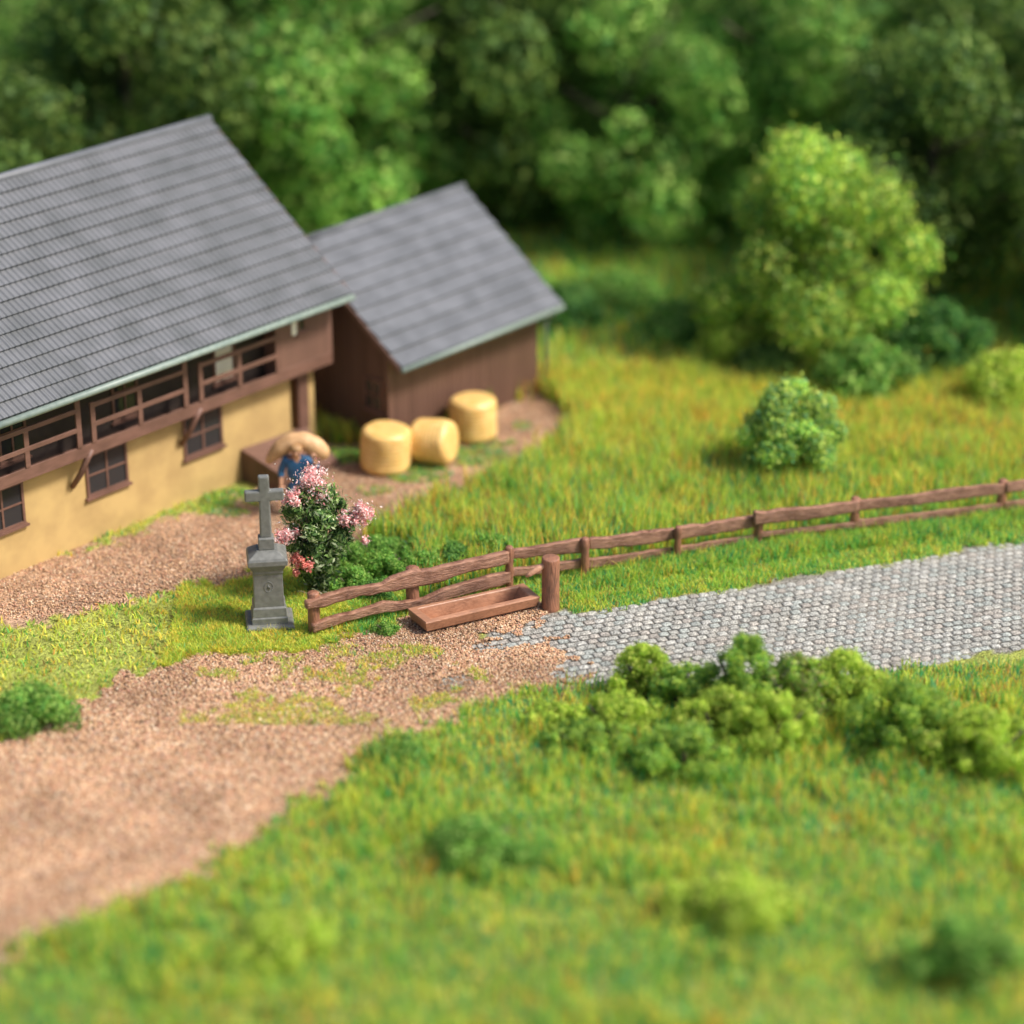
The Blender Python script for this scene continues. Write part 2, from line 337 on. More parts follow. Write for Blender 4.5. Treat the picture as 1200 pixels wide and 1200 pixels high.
# tall meadow, near half (sharp) and far half
x,y = scatter(260000,-4.5,13,-4,7.5); yd,ln,stt = zones(x,y)
k = (y > fence_y(x)+.35)&~yd&~ln&~stt&free(x,y)&((x>-2.0)|(y>-1.6))&(vn(x,y,.35,20)>.12)
dn = np.clip((y-fence_y(x)-.3)/1.6,.35,1); k &= rng.random(len(x))<dn
kk = np.flatnonzero(k)[:75000]
hh = .30+.32*vn(x[kk],y[kk],.9,21)+.10*np.clip((y[kk]-fence_y(x[kk]))/3,0,1)
grass('meadow_grass', x[kk],y[kk],hh,.034,.26,wmeadow,'tall green and yellow meadow grass behind the wooden fence')
x,y = scatter(150000,-20,20,5.5,46); yd,ln,stt = zones(x,y); k = ~yd&free(x,y)&((y>7.2)|(x<-3)|(x>12)); kk = np.flatnonzero(k)
grass('meadow_grass', x[kk],y[kk],.36,.06,.3,wmeadow,'blurred far meadow grass behind the barn')
# turf cover under the tall grass and everywhere green
x,y = scatter(210000,-9,13,-8.3,.6); yd,ln,stt = zones(x,y); fy = fence_y(x)
k = ~yd&~ln&~stt&free(x,y)&(y>-8.3)&(x>-3.2)&~((x>-1.9)&(x<.95)&(y<-4.35+.42*x))&(y<fy+1.5)&(y>-6.6+.36*(x+3.2))
kk = np.flatnonzero(k)
grass('verge_grass', x[kk],y[kk],.12+.16*vn(x[kk],y[kk],.5,22)*np.clip(1-(fence_y(x[kk])-y[kk])/2.2,.2,1)*np.clip(.8+(x[kk]-1)/4,.8,1.7),.02,.62,wverge,'short tangled green grass along both sides of the fence')
x,y = scatter(200000,-6.6,-3.0,-7.9,-2.2); yd,ln,stt = zones(x,y); k = ~yd&~ln&~stt; kk = np.flatnonzero(k)[:75000]
grass('verge_grass', x[kk],y[kk],.10+.10*vn(x[kk],y[kk],.4,22),.019,.78,wleft,'short yellow green grass round the foot of the stone cross')
x,y = scatter(60000,-24,-6.3,-16,8); yd,ln,stt = zones(x,y); k = ~yd&~ln&~stt&free(x,y); kk = np.flatnonzero(k)
grass('verge_grass', x[kk],y[kk],.14,.035,.6,wleft,'blurred grass beside the farmhouse wall')
# thin tufts inside the lane
x,y = scatter(60000,-6,3,-9.2,-5.4); yd,ln,stt = zones(x,y); k = ln&(vn(x,y,.55,23)*.6+vn(x,y,.2,24)*.5>.6)&(y<-6.1-1.0*np.clip(x+1.6,0,1.6)); kk = np.flatnonzero(k)[:22000]
grass('verge_grass', x[kk],y[kk],.12,.016,.75,wleft,'sparse grass fibres lying on the gravel lane')
# tufts in the yard
def blot(px,py,rx,ry,n):
    c = g(px,py); a = rng.uniform(0,6.28,n); r_ = np.sqrt(rng.random(n)); return c[0]+rx*r_*np.cos(a), c[1]+ry*r_*np.sin(a)
bl = [blot(*q) for q in ((490,556,.75,.5,2200),(545,535,1.0,.6,2400),(600,545,.5,.4,700),(270,590,.7,.7,1500),(398,536,.7,.4,2600),(545,520,1.2,.3,1200),(330,560,.8,.25,900),(612,500,.25,.25,150),(440,575,.4,.3,300))]
x = np.concatenate([q[0] for q in bl]); y = np.concatenate([q[1] for q in bl])
k = free(x,y)&(vn(x,y,.3,25)>.25); grass('yard_grass', x[k],y[k],.10,.024,.7,lambda x,y: np.tile([.3,.6,.12,.05,.03,.25,.2],(len(x),1)),'small grass patches in the farmyard round the bales')
# foreground strip this side of the street and lane
x,y = scatter(170000,-9,14,-19,-6.9); yd,ln,stt = zones(x,y); e = [g(545,838),g(590,818),g(640,800),g(720,786),g(820,775),g(950,755),g(1250,700)]
top = np.interp(x,[p[0] for p in e],[p[1] for p in e]); k = ~ln&~stt&((x>e[0][0])&(y<top+.2)|(x<=e[0][0])&(y<-8.6)); kk = np.flatnonzero(k)[:90000]
grass('verge_grass', x[kk],y[kk],.16+.16*vn(x[kk],y[kk],.7,26),.024,.4,lambda x,y: wverge(x,y)+np.c_[0*x,.3*vn(x,y,2.3,28),.5*vn(x,y,1.9,29),.5*np.clip(vn(x,y,1.6,30)*2-.9,0,1),.5*np.clip(vn(x,y,1.1,27)*2-1.1,0,1),.1*vn(x,y,.7,31),.3*vn(x,y,1.2,32)],'blurred foreground grass this side of the street')
x,y = scatter(90000,-9,14,-19,-7.2); yd,ln,stt = zones(x,y); k = ~ln&~stt&(vn(x,y,.5,40)*.5+vn(x,y,1.7,41)*.6>.66)&((y<-8.9)|(x>6)&(y<-8.0)); kk = np.flatnonzero(k)[:26000]
grass('tall_grass', x[kk],y[kk],.42,.03,.3,lambda x,y: wverge(x,y)+np.c_[0*x,.2*vn(x,y,1.3,42),.8*vn(x,y,.9,43),.7*vn(x,y,.8,44)**2,.6*vn(x,y,.7,45)**3,0*x,0*x],'blurred taller grass clumps at the bottom of the picture')
for i,(px,py,rx,h,pl,lab) in enumerate(((560,1010,1.0,.8,'mid','blurred low bush in the middle of the near lawn'),(330,1120,.9,.7,'bright','blurred low bush near the bottom left beside the lane'),(860,1075,1.1,.9,'bright','blurred bright bush low in the right of the near lawn'),(1130,1150,1.2,1.1,'mid','blurred green bush in the bottom right corner'),(40,850,.8,.8,'mid','blurred small bush at the left edge above the lane'),(470,895,.5,.4,'mid','tiny blurred bush on the lane edge'))):
    LATE.append((px,py,rx,h,pl,lab,i))
# single long straws through the fence
n_ = 16000; x = rng.uniform(1.2,12,n_); y = fence_y(x)-rng.uniform(.05,.75,n_)**1.2; k = rng.random(n_) < np.clip((x-.8)/3,.1,1); x,y = x[k],y[k]
grass('verge_grass', x,y,.20+.16*vn(x,y,.4,50),.02,.4,wverge,'taller green grass growing up against the lower rail of the fence')
x,y = scatter(14000,-3,12,-3.5,6.5); yd,ln,stt = zones(x,y); k = (y>fence_y(x)+.8)&~yd&free(x,y)&((x>-1.2)|(y>-.8))&(vn(x,y,.5,51)>.4); kk = np.flatnonzero(k)[:5500]
grass('meadow_grass', x[kk],y[kk],.62,.03,.24,lambda x,y: np.tile([.35,.1,.6,.5,.25,.05,0],(len(x),1)),'wispy taller straws standing above the meadow grass')
nst = 650; t = rng.uniform(0,12,nst); x = -1.5+t; y = fence_y(x)+rng.normal(-.25,.35,nst); k = free(x,y)&((x>.9)|(y>fence_y(x))); x,y = x[k],y[k]
grass('long_straws', x,y,.42,.02,.6,lambda x,y: np.tile([.2,.05,.4,.5,.1,0,0],(len(x),1)),'long yellow straws poking up along the fence')

# ------------------------------------------------------------------ foliage
GRN = dict(bright=[[.46,.62,.07],[.60,.74,.10],[.32,.52,.07],[.72,.76,.16]], mid=[[.19,.42,.07],[.30,.53,.09],[.10,.30,.05],[.42,.58,.14]],
 deep=[[.07,.22,.05],[.13,.32,.06],[.045,.15,.04],[.22,.40,.09]], forest=[[.10,.19,.04],[.16,.27,.05],[.06,.14,.03],[.24,.34,.07]])
def leafcloud(lobes, n, size, pal, ell=1.6, fuzz=.16):
    """lobes: list (x,y,z,r,tint)"""
    lob = np.array([l[:4] for l in lobes]); tint = np.array([l[4] if len(l)>4 else 1. for l in lobes]); pr = lob[:,3]**2; pr /= pr.sum()
    idx = rng.choice(len(lob), n, p=pr); d = rng.normal(0,1,(n,3)); d /= np.linalg.norm(d,axis=1)[:,None]
    rr = lob[idx,3]*(1-np.abs(rng.normal(0,fuzz,n))*np.where(rng.random(n)<.1,-1.1,1))*(1+.22*(np.sin(d[:,0]*7+idx)*np.sin(d[:,1]*6+idx*2)*np.sin(d[:,2]*8)))
    c = lob[idx,:3]+d*rr[:,None]; c[:,2] = np.maximum(c[:,2], .01)
    nr = d+rng.normal(0,.55,(n,3)); nr /= np.linalg.norm(nr,axis=1)[:,None]
    a = np.cross(nr, rng.normal(0,1,(n,3))); a /= np.linalg.norm(a,axis=1)[:,None]; b_ = np.cross(nr,a)
    s = (size*rng.uniform(.5,1.3,n))[:,None]
    V = np.stack([c-a*s*ell*.5, c-b_*s*.4+nr*s*.12, c+a*s*ell*.5, c+b_*s*.4+nr*s*.12],1)
    P = np.array(pal); col = P[rng.integers(len(P),size=n)]*rng.uniform(.75,1.2,(n,1))*tint[idx][:,None]
    return V.reshape(-1,3), np.arange(4*n).reshape(-1,4), np.repeat(col,4,0)
def bush_lobes(rx, ry, h, n, r, seed, z0=0., rnd=False):
    q = np.random.default_rng(seed); out = []
    for i in range(n):
        a = q.uniform(0,6.283); t = q.uniform(0,1); f = math.sin(math.pi*min(.97,.22+.78*t))**.6; rad = f*q.uniform(.25,.95)
        if rnd: f = math.sqrt(max(.05,1-(1.9*t-.85)**2)); rad = f*q.uniform(.45,.8)
        rr = r*q.uniform(.55,1.2)
        out.append((rx*rad*math.cos(a), ry*rad*math.sin(a), z0+rr*.4+t*(h-rr*1.3), rr, q.uniform(.75,1.25)))
    return out
def bush(name, loc, rx, ry, h, n, r, seed, pal, leaves, size, label, cat='bush', group=None, stems=True, rnd=False):
    t = empty(name, (*loc,0)); tag(t, label, cat, group)
    V,F_,C_ = leafcloud(bush_lobes(rx,ry,h,n,r,seed,rnd=rnd), leaves, size, pal, 1.6, .28); npmesh('foliage', V,F_,C_, M['leaf'], t)
    if stems:
        bm = bmesh.new(); q = random.Random(seed)
        for i in range(5):
            a = q.uniform(0,6.28); tube([(0,0,-.05),(.25*rx*math.cos(a),.25*ry*math.sin(a),h*.3),(.6*rx*math.cos(a),.6*ry*math.sin(a),h*.7)],[.045*h**.5,.03*h**.5,.012],6,bm)
        obj('stem', bm, M['bark'], t, True)
    return t
# low shrubs behind the fence
gp = 'low leafy shrubs growing behind the fence'
for i,(px,py,rx,h,pl,lab) in enumerate(((412,690,.6,.5,'mid','low green shrub right beside the flowering bush'),(448,674,.62,.55,'mid','wide low shrub behind the middle of the first fence length'),(496,674,.6,.5,'mid','low green shrub behind the second fence post'),(535,664,.6,.55,'deep','dark green low shrub behind the first fence length near its corner'),(578,656,.6,.62,'mid','tallest low shrub just behind the fence corner post'),(635,648,.6,.36,'mid','low shrub behind the rails directly above the water post'),(436,699,.55,.32,'deep','small dark shrub seen through the rails of the first fence length'),(405,662,.6,.5,'mid','low shrub at the back beside the pink flowers'),(548,642,.6,.4,'bright','paler low shrub at the meadow edge behind the fence corner'),(492,654,.65,.45,'mid','low shrub at the meadow edge behind the first fence length'),(520,684,.55,.35,'bright','small bright shrub seen between the rails above the trough'),(445,650,.6,.4,'mid','low shrub at the meadow edge right of the lowest pink flowers'),(600,638,.5,.34,'mid','small low shrub at the meadow edge just right of the fence corner'))):
    c = g(px,py); bush('low_shrub', c, rx, .42, h, 34, .14, 30+i, GRN[pl]+GRN['mid'][:2], 10000, .036, lab, 'shrub', gp)
bush('low_shrub', g(452,742), .28,.2,.26, 12,.11, 50, GRN['mid'], 3800, .024, 'small round green tuft under the fence left of the trough', 'shrub')
bush('low_shrub', g(505,722), .4,.16,.16, 12,.09, 51, GRN['deep'], 3000, .022, 'flat dark green plant between the fence and the trough', 'shrub')
# foreground bushes
for i,(px,py,rx,ry,h,r,pl,lv,sz,lab) in enumerate((
    (757,818,.62,.5,1.12,.24,'bright',16000,.03,'round bright yellow green bush at the left end of the foreground bushes'),
    (722,858,.75,.6,.8,.28,'bright',14000,.034,'low bright bush at the near left of the foreground bushes'),
    (803,835,.75,.55,1.0,.22,'mid',16000,.032,'second bright bush with a rounded top in the foreground'),
    (872,842,.75,.6,1.7,.26,'mid',20000,.03,'tallest foreground bush with a narrow green tip over the cobbles'),
    (925,842,.75,.6,1.35,.26,'mid',18000,.032,'loose mid green foreground bush with brown twigs'),
    (985,835,.9,.6,1.3,.28,'bright',14000,.036,'foreground bush at the right of the loose twiggy one'),
    (1060,880,1.0,.8,1.4,.32,'mid',14000,.04,'blurred green bush near the lower right corner'),
    (1150,900,1.0,.8,1.2,.32,'bright',12000,.045,'blurred bright bush at the far right of the foreground'),
    (800,905,.9,.7,.9,.3,'mid',12000,.04,'blurred low bush in front of the rounded bright bushes'),
    (838,868,.8,.6,1.1,.26,'bright',14000,.034,'bright bush filling the gap left of the tallest foreground bush'),
    (900,880,.9,.6,1.2,.28,'bright',14000,.036,'yellow green bush in front of the tallest foreground bush'),
    (955,822,.6,.5,.9,.22,'mid',12000,.03,'green bush on the street edge at the right of the foreground bushes'),
    (690,880,.8,.6,.6,.24,'mid',11000,.036,'lowest green bush at the near left end of the foreground bushes'),
    (650,850,.6,.5,.4,.18,'bright',8000,.034,'tiny bright tuft where the lane meets the foreground bushes'))):
    bush('bush', g(px,py), rx*1.12, ry*1.05, h, 75, r*.58, 60+i, GRN[pl]+GRN['bright'][:3]+([[.36,.26,.09],[.6,.5,.3]] if i==4 else []), int(lv*1.1), sz*1.25, lab, 'bush', 'bushes in the foreground this side of the street')
for (px,py,rx,h,pl,lab,i) in LATE: bush('bush', g(px,py), rx, rx*.8, h, 26,.28, 140+i, GRN[pl], 9000,.05, lab, 'bush', 'bushes scattered on the near lawn')
# flowering shrub
def flowering():
    c = g(370,694); t = empty('flowering_shrub', (*c,0)); tag(t, 'dark green shrub with pink flower clusters behind the stone cross', 'flowering shrub')
    lob = []; q = random.Random(5)
    for i in range(190):
        z = .45+q.random()*1.85; wd = float(np.interp(z,[.3,.6,1.0,1.4,1.75,2.05,2.35],[.30,.42,.62,.86,.86,.58,.24]))
        a = q.uniform(0,6.28); rad = (wd-.08)*q.random()**.5; lob.append((rad*math.cos(a)+.05, rad*math.sin(a)*.85, z, q.uniform(.07,.17), q.uniform(.7,1.3)))
    for i in range(14): lob.append((q.uniform(-.22,.22), q.uniform(-.2,.2), q.uniform(.08,.45), .13, .7))
    V,F_,C_ = leafcloud(lob, 27000, .058, [[.075,.16,.04],[.15,.28,.07],[.035,.09,.03],[.38,.50,.19],[.23,.37,.10],[.66,.74,.45]], 2.6, .6); npmesh('foliage', V,F_,C_, M['leaf'], t)
    bm = bmesh.new()
    for i in range(12):
        a = q.uniform(0,6.28); r_ = q.uniform(.2,.7); tube([(0,0,-.05),(.3*r_*math.cos(a),.3*r_*math.sin(a),.7),(r_*math.cos(a),r_*math.sin(a)*.8,1.3+q.random()*.9)],[.04,.025,.008],6,bm)
    for p in ((.83,-.1,1.75),(.98,0,1.78),(-.2,0,2.3)): tube([(p[0]*.55,0,1.35),(p[0]*.85,p[1],1.6),p,(p[0]+.06,p[1],p[2]+.03)],[.022,.018,.012,.006],6,bm)
    obj('stem', bm, M['bark'], t, True)
    for (px,py,r_,dy) in ((367,568,.33,-.1),(343,583,.15,-.35),(336,626,.20,-.5),(348,655,.14,-.55),(360,664,.10,-.6),(347,672,.07,-.6),(412,607,.20,-.2),(428,600,.2,-.1),(427,634,.09,-.1),(404,610,.1,-.3)):
        # height of the cluster above the ground at that depth
        yy = c[1]+dy; zz = 0
        u=(px-600)/FPX; v=(600-py)/FPX; d=(u, math.cos(TILT)+v*math.sin(TILT), -math.sin(TILT)+v*math.cos(TILT)); k=(yy-CAM[1])/d[1]
        px_,pz_ = CAM[0]+k*d[0]-c[0], CAM[2]+k*d[2]
        sub = [(px_+q.gauss(0,r_*.5), dy+q.gauss(0,r_*.4), pz_+q.gauss(0,r_*.45), r_*q.uniform(.2,.5), q.uniform(.9,1.2)) for _ in range(16)]
        V,F_,C_ = leafcloud(sub, int(1500*(r_/.2)**1.6)+600, .038, [[.95,.50,.48],[.96,.74,.70],[.98,.93,.89],[.88,.33,.34],[.96,.62,.60]] if py not in (664,655,672) else [[.80,.22,.18],[.85,.34,.28],[.9,.5,.4]], 1.6, .9)
        npmesh('flower_cluster', V,F_,C_, M['petal'], t)
    bm = bmesh.new()
    for i in range(9):
        a0 = q.uniform(-2.6,-.4); r_ = q.uniform(.1,.28); cx,cy = q.uniform(-.15,.35), -.42
        tube([(cx+r_*math.cos(a0+s*.45), cy+r_*math.sin(a0+s*.45)*.5, .07+.12*abs(math.sin(s*.7+i))) for s in range(8)], .006, 5, bm)
    obj('root_fibre', bm, M['wire'], t, True)
flowering()
# round bush and background
bush('bush', g(924,563), 1.3,1.0,2.4, 90,.27, 80, [[.50,.74,.12],[.38,.64,.12],[.66,.82,.15],[.24,.52,.18],[.18,.44,.18],[.76,.84,.20]], 40000,.06, 'large round leafy bush standing in the meadow at the right', 'bush', rnd=True)
gb = 'bushes at the back edge of the meadow'
for i,(px,py,rx,h,pl,lab) in enumerate(((662,384,1.0,1.1,'deep','blurred dark bush behind the right end of the barn'),(722,356,1.1,.8,'mid','blurred mid green bush behind the meadow right of the barn'),(795,392,1.1,.8,'mid','low blurred green bush in the middle of the meadow edge'),(852,428,1.0,1.2,'bright','blurred bush left of the dark gap under the tree'),(900,446,1.0,.9,'forest','low dark bush under the overhanging tree'),(1010,470,1.2,1.6,'mid','blurred bush right of the large round bush'),(1090,440,1.5,2.0,'deep','blurred dark bush behind the fence at the far right'),(1175,480,1.3,1.6,'bright','blurred bright bush at the right edge of the meadow'))):
    bush('bush', g(px,py), rx, 1.0, h, 24,.42, 90+i, GRN[pl], 9000,.09, lab, 'bush', gb)
def tree(loc, h, cr, seed, pal, label, leaves=16000, size=.14, low=.22):
    t = empty('broadleaf_tree', (*loc,0)); tag(t, label, 'tree', 'trees behind the farm and meadow'); q = random.Random(seed)
    bm = bmesh.new(); tube([(0,0,-.1),(.05*h*.3,0,h*.25),(-.03*h*.3,.05,h*.5),(0,0,h*.82)],[.035*h,.027*h,.018*h,.006*h],10,bm)
    lob = []
    for i in range(9):
        a = i*2.4+q.random(); z0 = h*(.22+.05*i); r_ = cr*q.uniform(.55,.85); tube([(0,0,z0),(r_*.5*math.cos(a),r_*.5*math.sin(a),z0+h*.1),(r_*math.cos(a),r_*math.sin(a),z0+h*.2)],[.014*h,.009*h,.003*h],6,bm)
    for i in range(46):
        tt = q.random(); a = q.uniform(0,6.28); f = math.sin(math.pi*(.12+.82*tt))**.7; rad = cr*f*q.uniform(.3,1.0)
        lob.append((rad*math.cos(a), rad*math.sin(a), h*(low+(.92-low)*tt), cr*q.uniform(.16,.34), q.uniform(.65,1.3)))
    obj('trunk', bm, M['bark'], t, True)
    V,F_,C_ = leafcloud(lob, leaves, size, pal); npmesh('crown', V,F_,C_, M['leaf'], t)
    return t
T = [tree((7.3,8.9),5.6,2.7,1,GRN['bright']+GRN['mid'],'bright green tree overhanging the meadow behind the round bush',30000,.11,.07),
     tree((10.6,12.5),7.0,3.2,2,GRN['forest'],'dark tree behind the bright green overhanging tree',16000,.16,.12),
     tree((3.2,18.0),7.2,3.3,3,GRN['mid'],'mid green tree beyond the meadow right of the barn',15000,.17,.1)]
q = random.Random(11); spots = [(-.5,19.5),(7,19),(12.5,17.5),(15.5,13.0),(-4.5,17.5),(-9.5,15.5),(-13.5,12.5),(-17,14),(0,24.5),(5,25),(10,24.5),(15,23),(-7,22),(-12,21),(19.5,22),(-17.5,23),(-2,30),(4,32),(10,31),(16,31),(-9,30),(-15,31),(21,33),(-20.5,33),(14,10)]
where = ['just behind the ridge of the barn','between two round crowns behind the meadow','at the right edge of the wood','nearest the right end of the fence','behind the gap between barn and farmhouse','behind the farmhouse ridge','behind the left half of the farmhouse roof','at the left edge of the wood','in the second row above the barn roof','in the second row above the meadow','in the second row right of centre','in the second row near the right edge','in the second row above the farmhouse ridge','in the second row over the left roof slope','at the outer right of the second row','at the outer left of the second row','in the last row left of centre','in the last row at the centre','in the last row right of centre','in the last row near the right','in the last row above the farmhouse','in the last row near the left','at the outer right corner of the wood','at the outer left corner of the wood','small beside the dark tree on the right']
for i,(s_,w_) in enumerate(zip(spots,where)):
    src = T[(1,2,1)[i%3]]; copy_thing(src, (s_[0]+q.uniform(-.5,.5), s_[1], 0), q.uniform(0,6.28), q.uniform(.85,1.25)*(.6 if i==24 else 1), ('dark','mid green','dark')[i%3]+' blurred tree '+w_)

# ------------------------------------------------------------------ wayside cross
def sq(w, d, z):
    w *= 1.07
    return [(-w/2,-d/2,z),(w/2,-d/2,z),(w/2,d/2,z),(-w/2,d/2,z)]
t = empty('wayside_cross', (-4.72,-5.18,0), R(8)); tag(t, 'grey stone wayside cross on a stepped pedestal beside the shrub', 'wayside cross')
obj('base_slab', rings(bmesh.new(), [sq(.86,.82,-.03),sq(.88,.84,.02),sq(.87,.83,.12),sq(.80,.76,.155)]), M['stone'], t, bevel=.018)
obj('plinth', rings(bmesh.new(), [sq(.65,.60,.15),sq(.65,.60,.27),sq(.62,.57,.285),sq(.61,.555,.29),sq(.60,.54,.47),sq(.55,.49,.50)]), M['stone'], t, bevel=.012)
obj('pedestal', rings(bmesh.new(), [sq(.54,.48,.495),sq(.52,.46,1.18),sq(.545,.485,1.22),sq(.545,.485,1.26),sq(.58,.52,1.30),sq(.635,.59,1.36),sq(.645,.61,1.40)]), M['stone'], t, bevel=.01)
obj('cornice', rings(bmesh.new(), [sq(.69,.65,1.395),sq(.72,.68,1.42),sq(.72,.68,1.51),sq(.67,.63,1.555),sq(.36,.33,1.67)]), M['stone'], t, bevel=.015)
obj('cross_socket', rings(bmesh.new(), [sq(.29,.27,1.67),sq(.285,.265,1.89),sq(.26,.24,1.91)]), M['stone'], t, bevel=.015)
bm = bmesh.new(); w=.105; prof = [(-w-.01,1.9),(w+.01,1.9),(w,2.66),(.375,2.66),(.375,2.88),(w,2.88),(w,3.18),(-w,3.18),(-w,2.88),(-.375,2.88),(-.375,2.66),(-w,2.66)]
rings(bm, [[(x_,-.075,z_) for x_,z_ in prof],[(x_,.075,z_) for x_,z_ in prof]]); obj('cross', bm, M['stone'], t, bevel=.03)
bm = bmesh.new(); tube([(.085*math.cos(a*.2617),-.236,.93+.11*math.sin(a*.2617)) for a in range(25)], .006, 6, bm)
tube([(-.03,-.236,.90),(0,-.236,.95),(.035,-.236,.90)], .01, 6, bm); tube([(0,-.237,.86),(0,-.235,.97)], .009, 6, bm)
obj('carved_emblem', bm, M['stone'], t, True)

# ------------------------------------------------------------------ wooden fence
fence = empty('wooden_fence', (*fA,0)); tag(fence, 'brown rustic wooden fence of wavy rails running behind the trough', 'fence')
def rail(P, Q, top, bot, off, th, seed):
    Lg = math.hypot(Q[0]-P[0],Q[1]-P[1]); ux,uy = (Q[0]-P[0])/Lg,(Q[1]-P[1])/Lg
    s0 = max(top[0][0],bot[0][0])-.02; s1 = min(top[-1][0],bot[-1][0])+.02; n = max(20,int((s1-s0)/.045)); rs = []
    o_ = mnoise
    for k in range(n+1):
        s = s0+(s1-s0)*k/n; zt = float(np.interp(s,[p[0] for p in top],[p[1] for p in top])); zb = float(np.interp(s,[p[0] for p in bot],[p[1] for p in bot]))
        zt += .02*o_.noise((s*3.3,seed,0)); zb += .028*o_.noise((s*4,seed,9)); H = zt-zb; wob = .02*o_.noise((s*1.6,seed,4)); ring = []
        for (v,yy) in ((0,.2),(.04,.7),(.22,.95),(.4,.82),(.55,1.02),(.7,.84),(.86,1.0),(.97,1.0),(1,.9)):
            ring.append((s, -(th/2)*yy-wob+.012*o_.noise((s*9,v*9,seed)), zb+H*v+.01*o_.noise((s*11,v*5,seed+3))))
        for (v,yy) in ((1,-.9),(.96,-1),(.5,-1),(.1,-1),(0,-.4)):
            ring.append((s, -(th/2)*yy-wob, zb+H*v))
        rs.append(ring)
    bm = rings(bmesh.new(), rs)
    o = obj('rail', bm, M['rail'], fence, True, 0); o.location = (P[0]-fA[0]+uy*off, P[1]-fA[1]-ux*off, 0); o.rotation_euler = (0,0,math.atan2(uy,ux)); 
    return o
rail(fA,fC,[(-.22,.80),(.11,.84),(.54,.89),(.87,.84),(1.38,.81),(1.58,.9),(1.99,.94),(2.46,.87),(2.81,.9),(3.12,.88),(3.82,.87),(4.12,.88)],[(-.22,.64),(.1,.62),(.6,.65),(1.1,.64),(1.51,.61),(1.98,.56),(2.32,.55),(2.8,.57),(3.12,.63),(3.47,.62),(3.82,.6),(4.12,.60)],.05,.15,1)
rail(fA,fC,[(-.11,.28),(.19,.34),(.69,.35),(1.03,.37),(1.43,.4),(1.77,.31),(2.28,.27),(2.63,.37),(2.98,.39),(3.47,.42),(4.16,.43)],[(-.11,.12),(.19,.13),(.59,.18),(1.09,.19),(1.5,.16),(1.9,.12),(2.31,.1),(2.8,.12),(4.16,.16)],.05,.13,2)
rail(fC,fF,[(-.03,.72),(.1,.84),(.78,.83),(1.58,.85)],[(-.03,.68),(.1,.63),(.48,.62),(1.58,.53)],-.03,.12,3)
rail(fC,fF,[(0,.44),(.65,.40),(1.55,.39)],[(0,.25),(.65,.22),(1.55,.19)],-.03,.10,4)
rail(fC,fF,[(1.74,.80),(1.79,.83),(2.17,.78),(3.02,.78),(3.58,.74)],[(1.74,.6),(1.8,.57),(3.03,.48),(3.58,.50)],-.03,.12,5)
rail(fC,fF,[(1.7,.37),(2.34,.33),(3.03,.33),(3.55,.31)],[(1.7,.15),(2.35,.13),(3.55,.15)],-.03,.09,6)
rail(fC,fF,[(3.72,.77),(4.0,.76),(4.27,.71),(4.48,.75),(5.45,.74)],[(3.72,.48),(4.49,.47),(5.45,.48)],-.03,.12,7)
rail(fC,fF,[(3.7,.31),(5.45,.30)],[(3.7,.17),(5.45,.17)],-.03,.08,8)
rail(fF,fG,[(-.16,.92),(.11,.86),(.36,.89),(1.1,.85),(2.1,.86)],[(-.16,.60),(.45,.59),(1.12,.57),(2.1,.62)],.12,.13,9)
rail(fF,fG,[(0,.40),(.2,.38),(2.1,.34)],[(0,.25),(.2,.27),(2.1,.2)],.05,.08,10)
f2 = (13.5,.6)
rail(fG,f2,[(0,.84),(1.2,.8),(2,.86),(3.3,.82)],[(0,.6),(1.5,.57),(3.3,.58)],.05,.1,11); rail(fG,f2,[(0,.38),(3.3,.36)],[(0,.2),(3.3,.18)],.05,.08,12)
rail(fG,f2,[(3.4,.84),(5,.8),(6.5,.84)],[(3.4,.6),(5,.57),(6.5,.6)],.05,.1,13); rail(fG,f2,[(3.4,.38),(6.5,.36)],[(3.4,.2),(6.5,.18)],.05,.08,14)
def fpost(x_,y_,h,r_,seed,tilt=(0,0),sqr=False):
    if sqr: prof = [(-.1,r_*1.05),(.1,r_),(h*.5,r_*.97),(h-.02,r_),(h,r_*.9)]; bm = lathe(prof, 8, .12, seed)
    else: bm = lathe([(-.1,r_*1.05),(.1,r_*1.04),(h*.3,r_*.95),(h*.45,r_*1.08),(h*.6,r_*.9),(h*.8,r_*1.08),(h-.03,r_),(h,r_*.75)], 14, .22, seed)
    o = obj('post', bm, M['post'], fence, True); o.location = (x_-fA[0], y_-fA[1], 0); o.rotation_euler = (tilt[0],tilt[1],seed)
def along(P,Q,s,off=0):
    Lg = math.hypot(Q[0]-P[0],Q[1]-P[1]); ux,uy = (Q[0]-P[0])/Lg,(Q[1]-P[1])/Lg; return P[0]+ux*s+uy*off, P[1]+uy*s-ux*off
fpost(*along(fA,fC,-.03,-.07),.90,.12,1,sqr=True); fpost(*along(fA,fC,2.1,-.09),.92,.14,2,sqr=True); fpost(*along(fA,fC,4.2,.02),.95,.085,3)
fpost(*along(fC,fF,1.63,.05),.90,.085,4,(0,R(2))); fpost(*along(fC,fF,3.64,.05),.84,.075,5,(0,R(4))); fpost(*along(fC,fF,5.5,-.02),.74,.10,6); fpost(*along(fF,fG,2.12,-.02),.88,.1,7); fpost(*along(fG,f2,3.35,-.02),.88,.1,8)

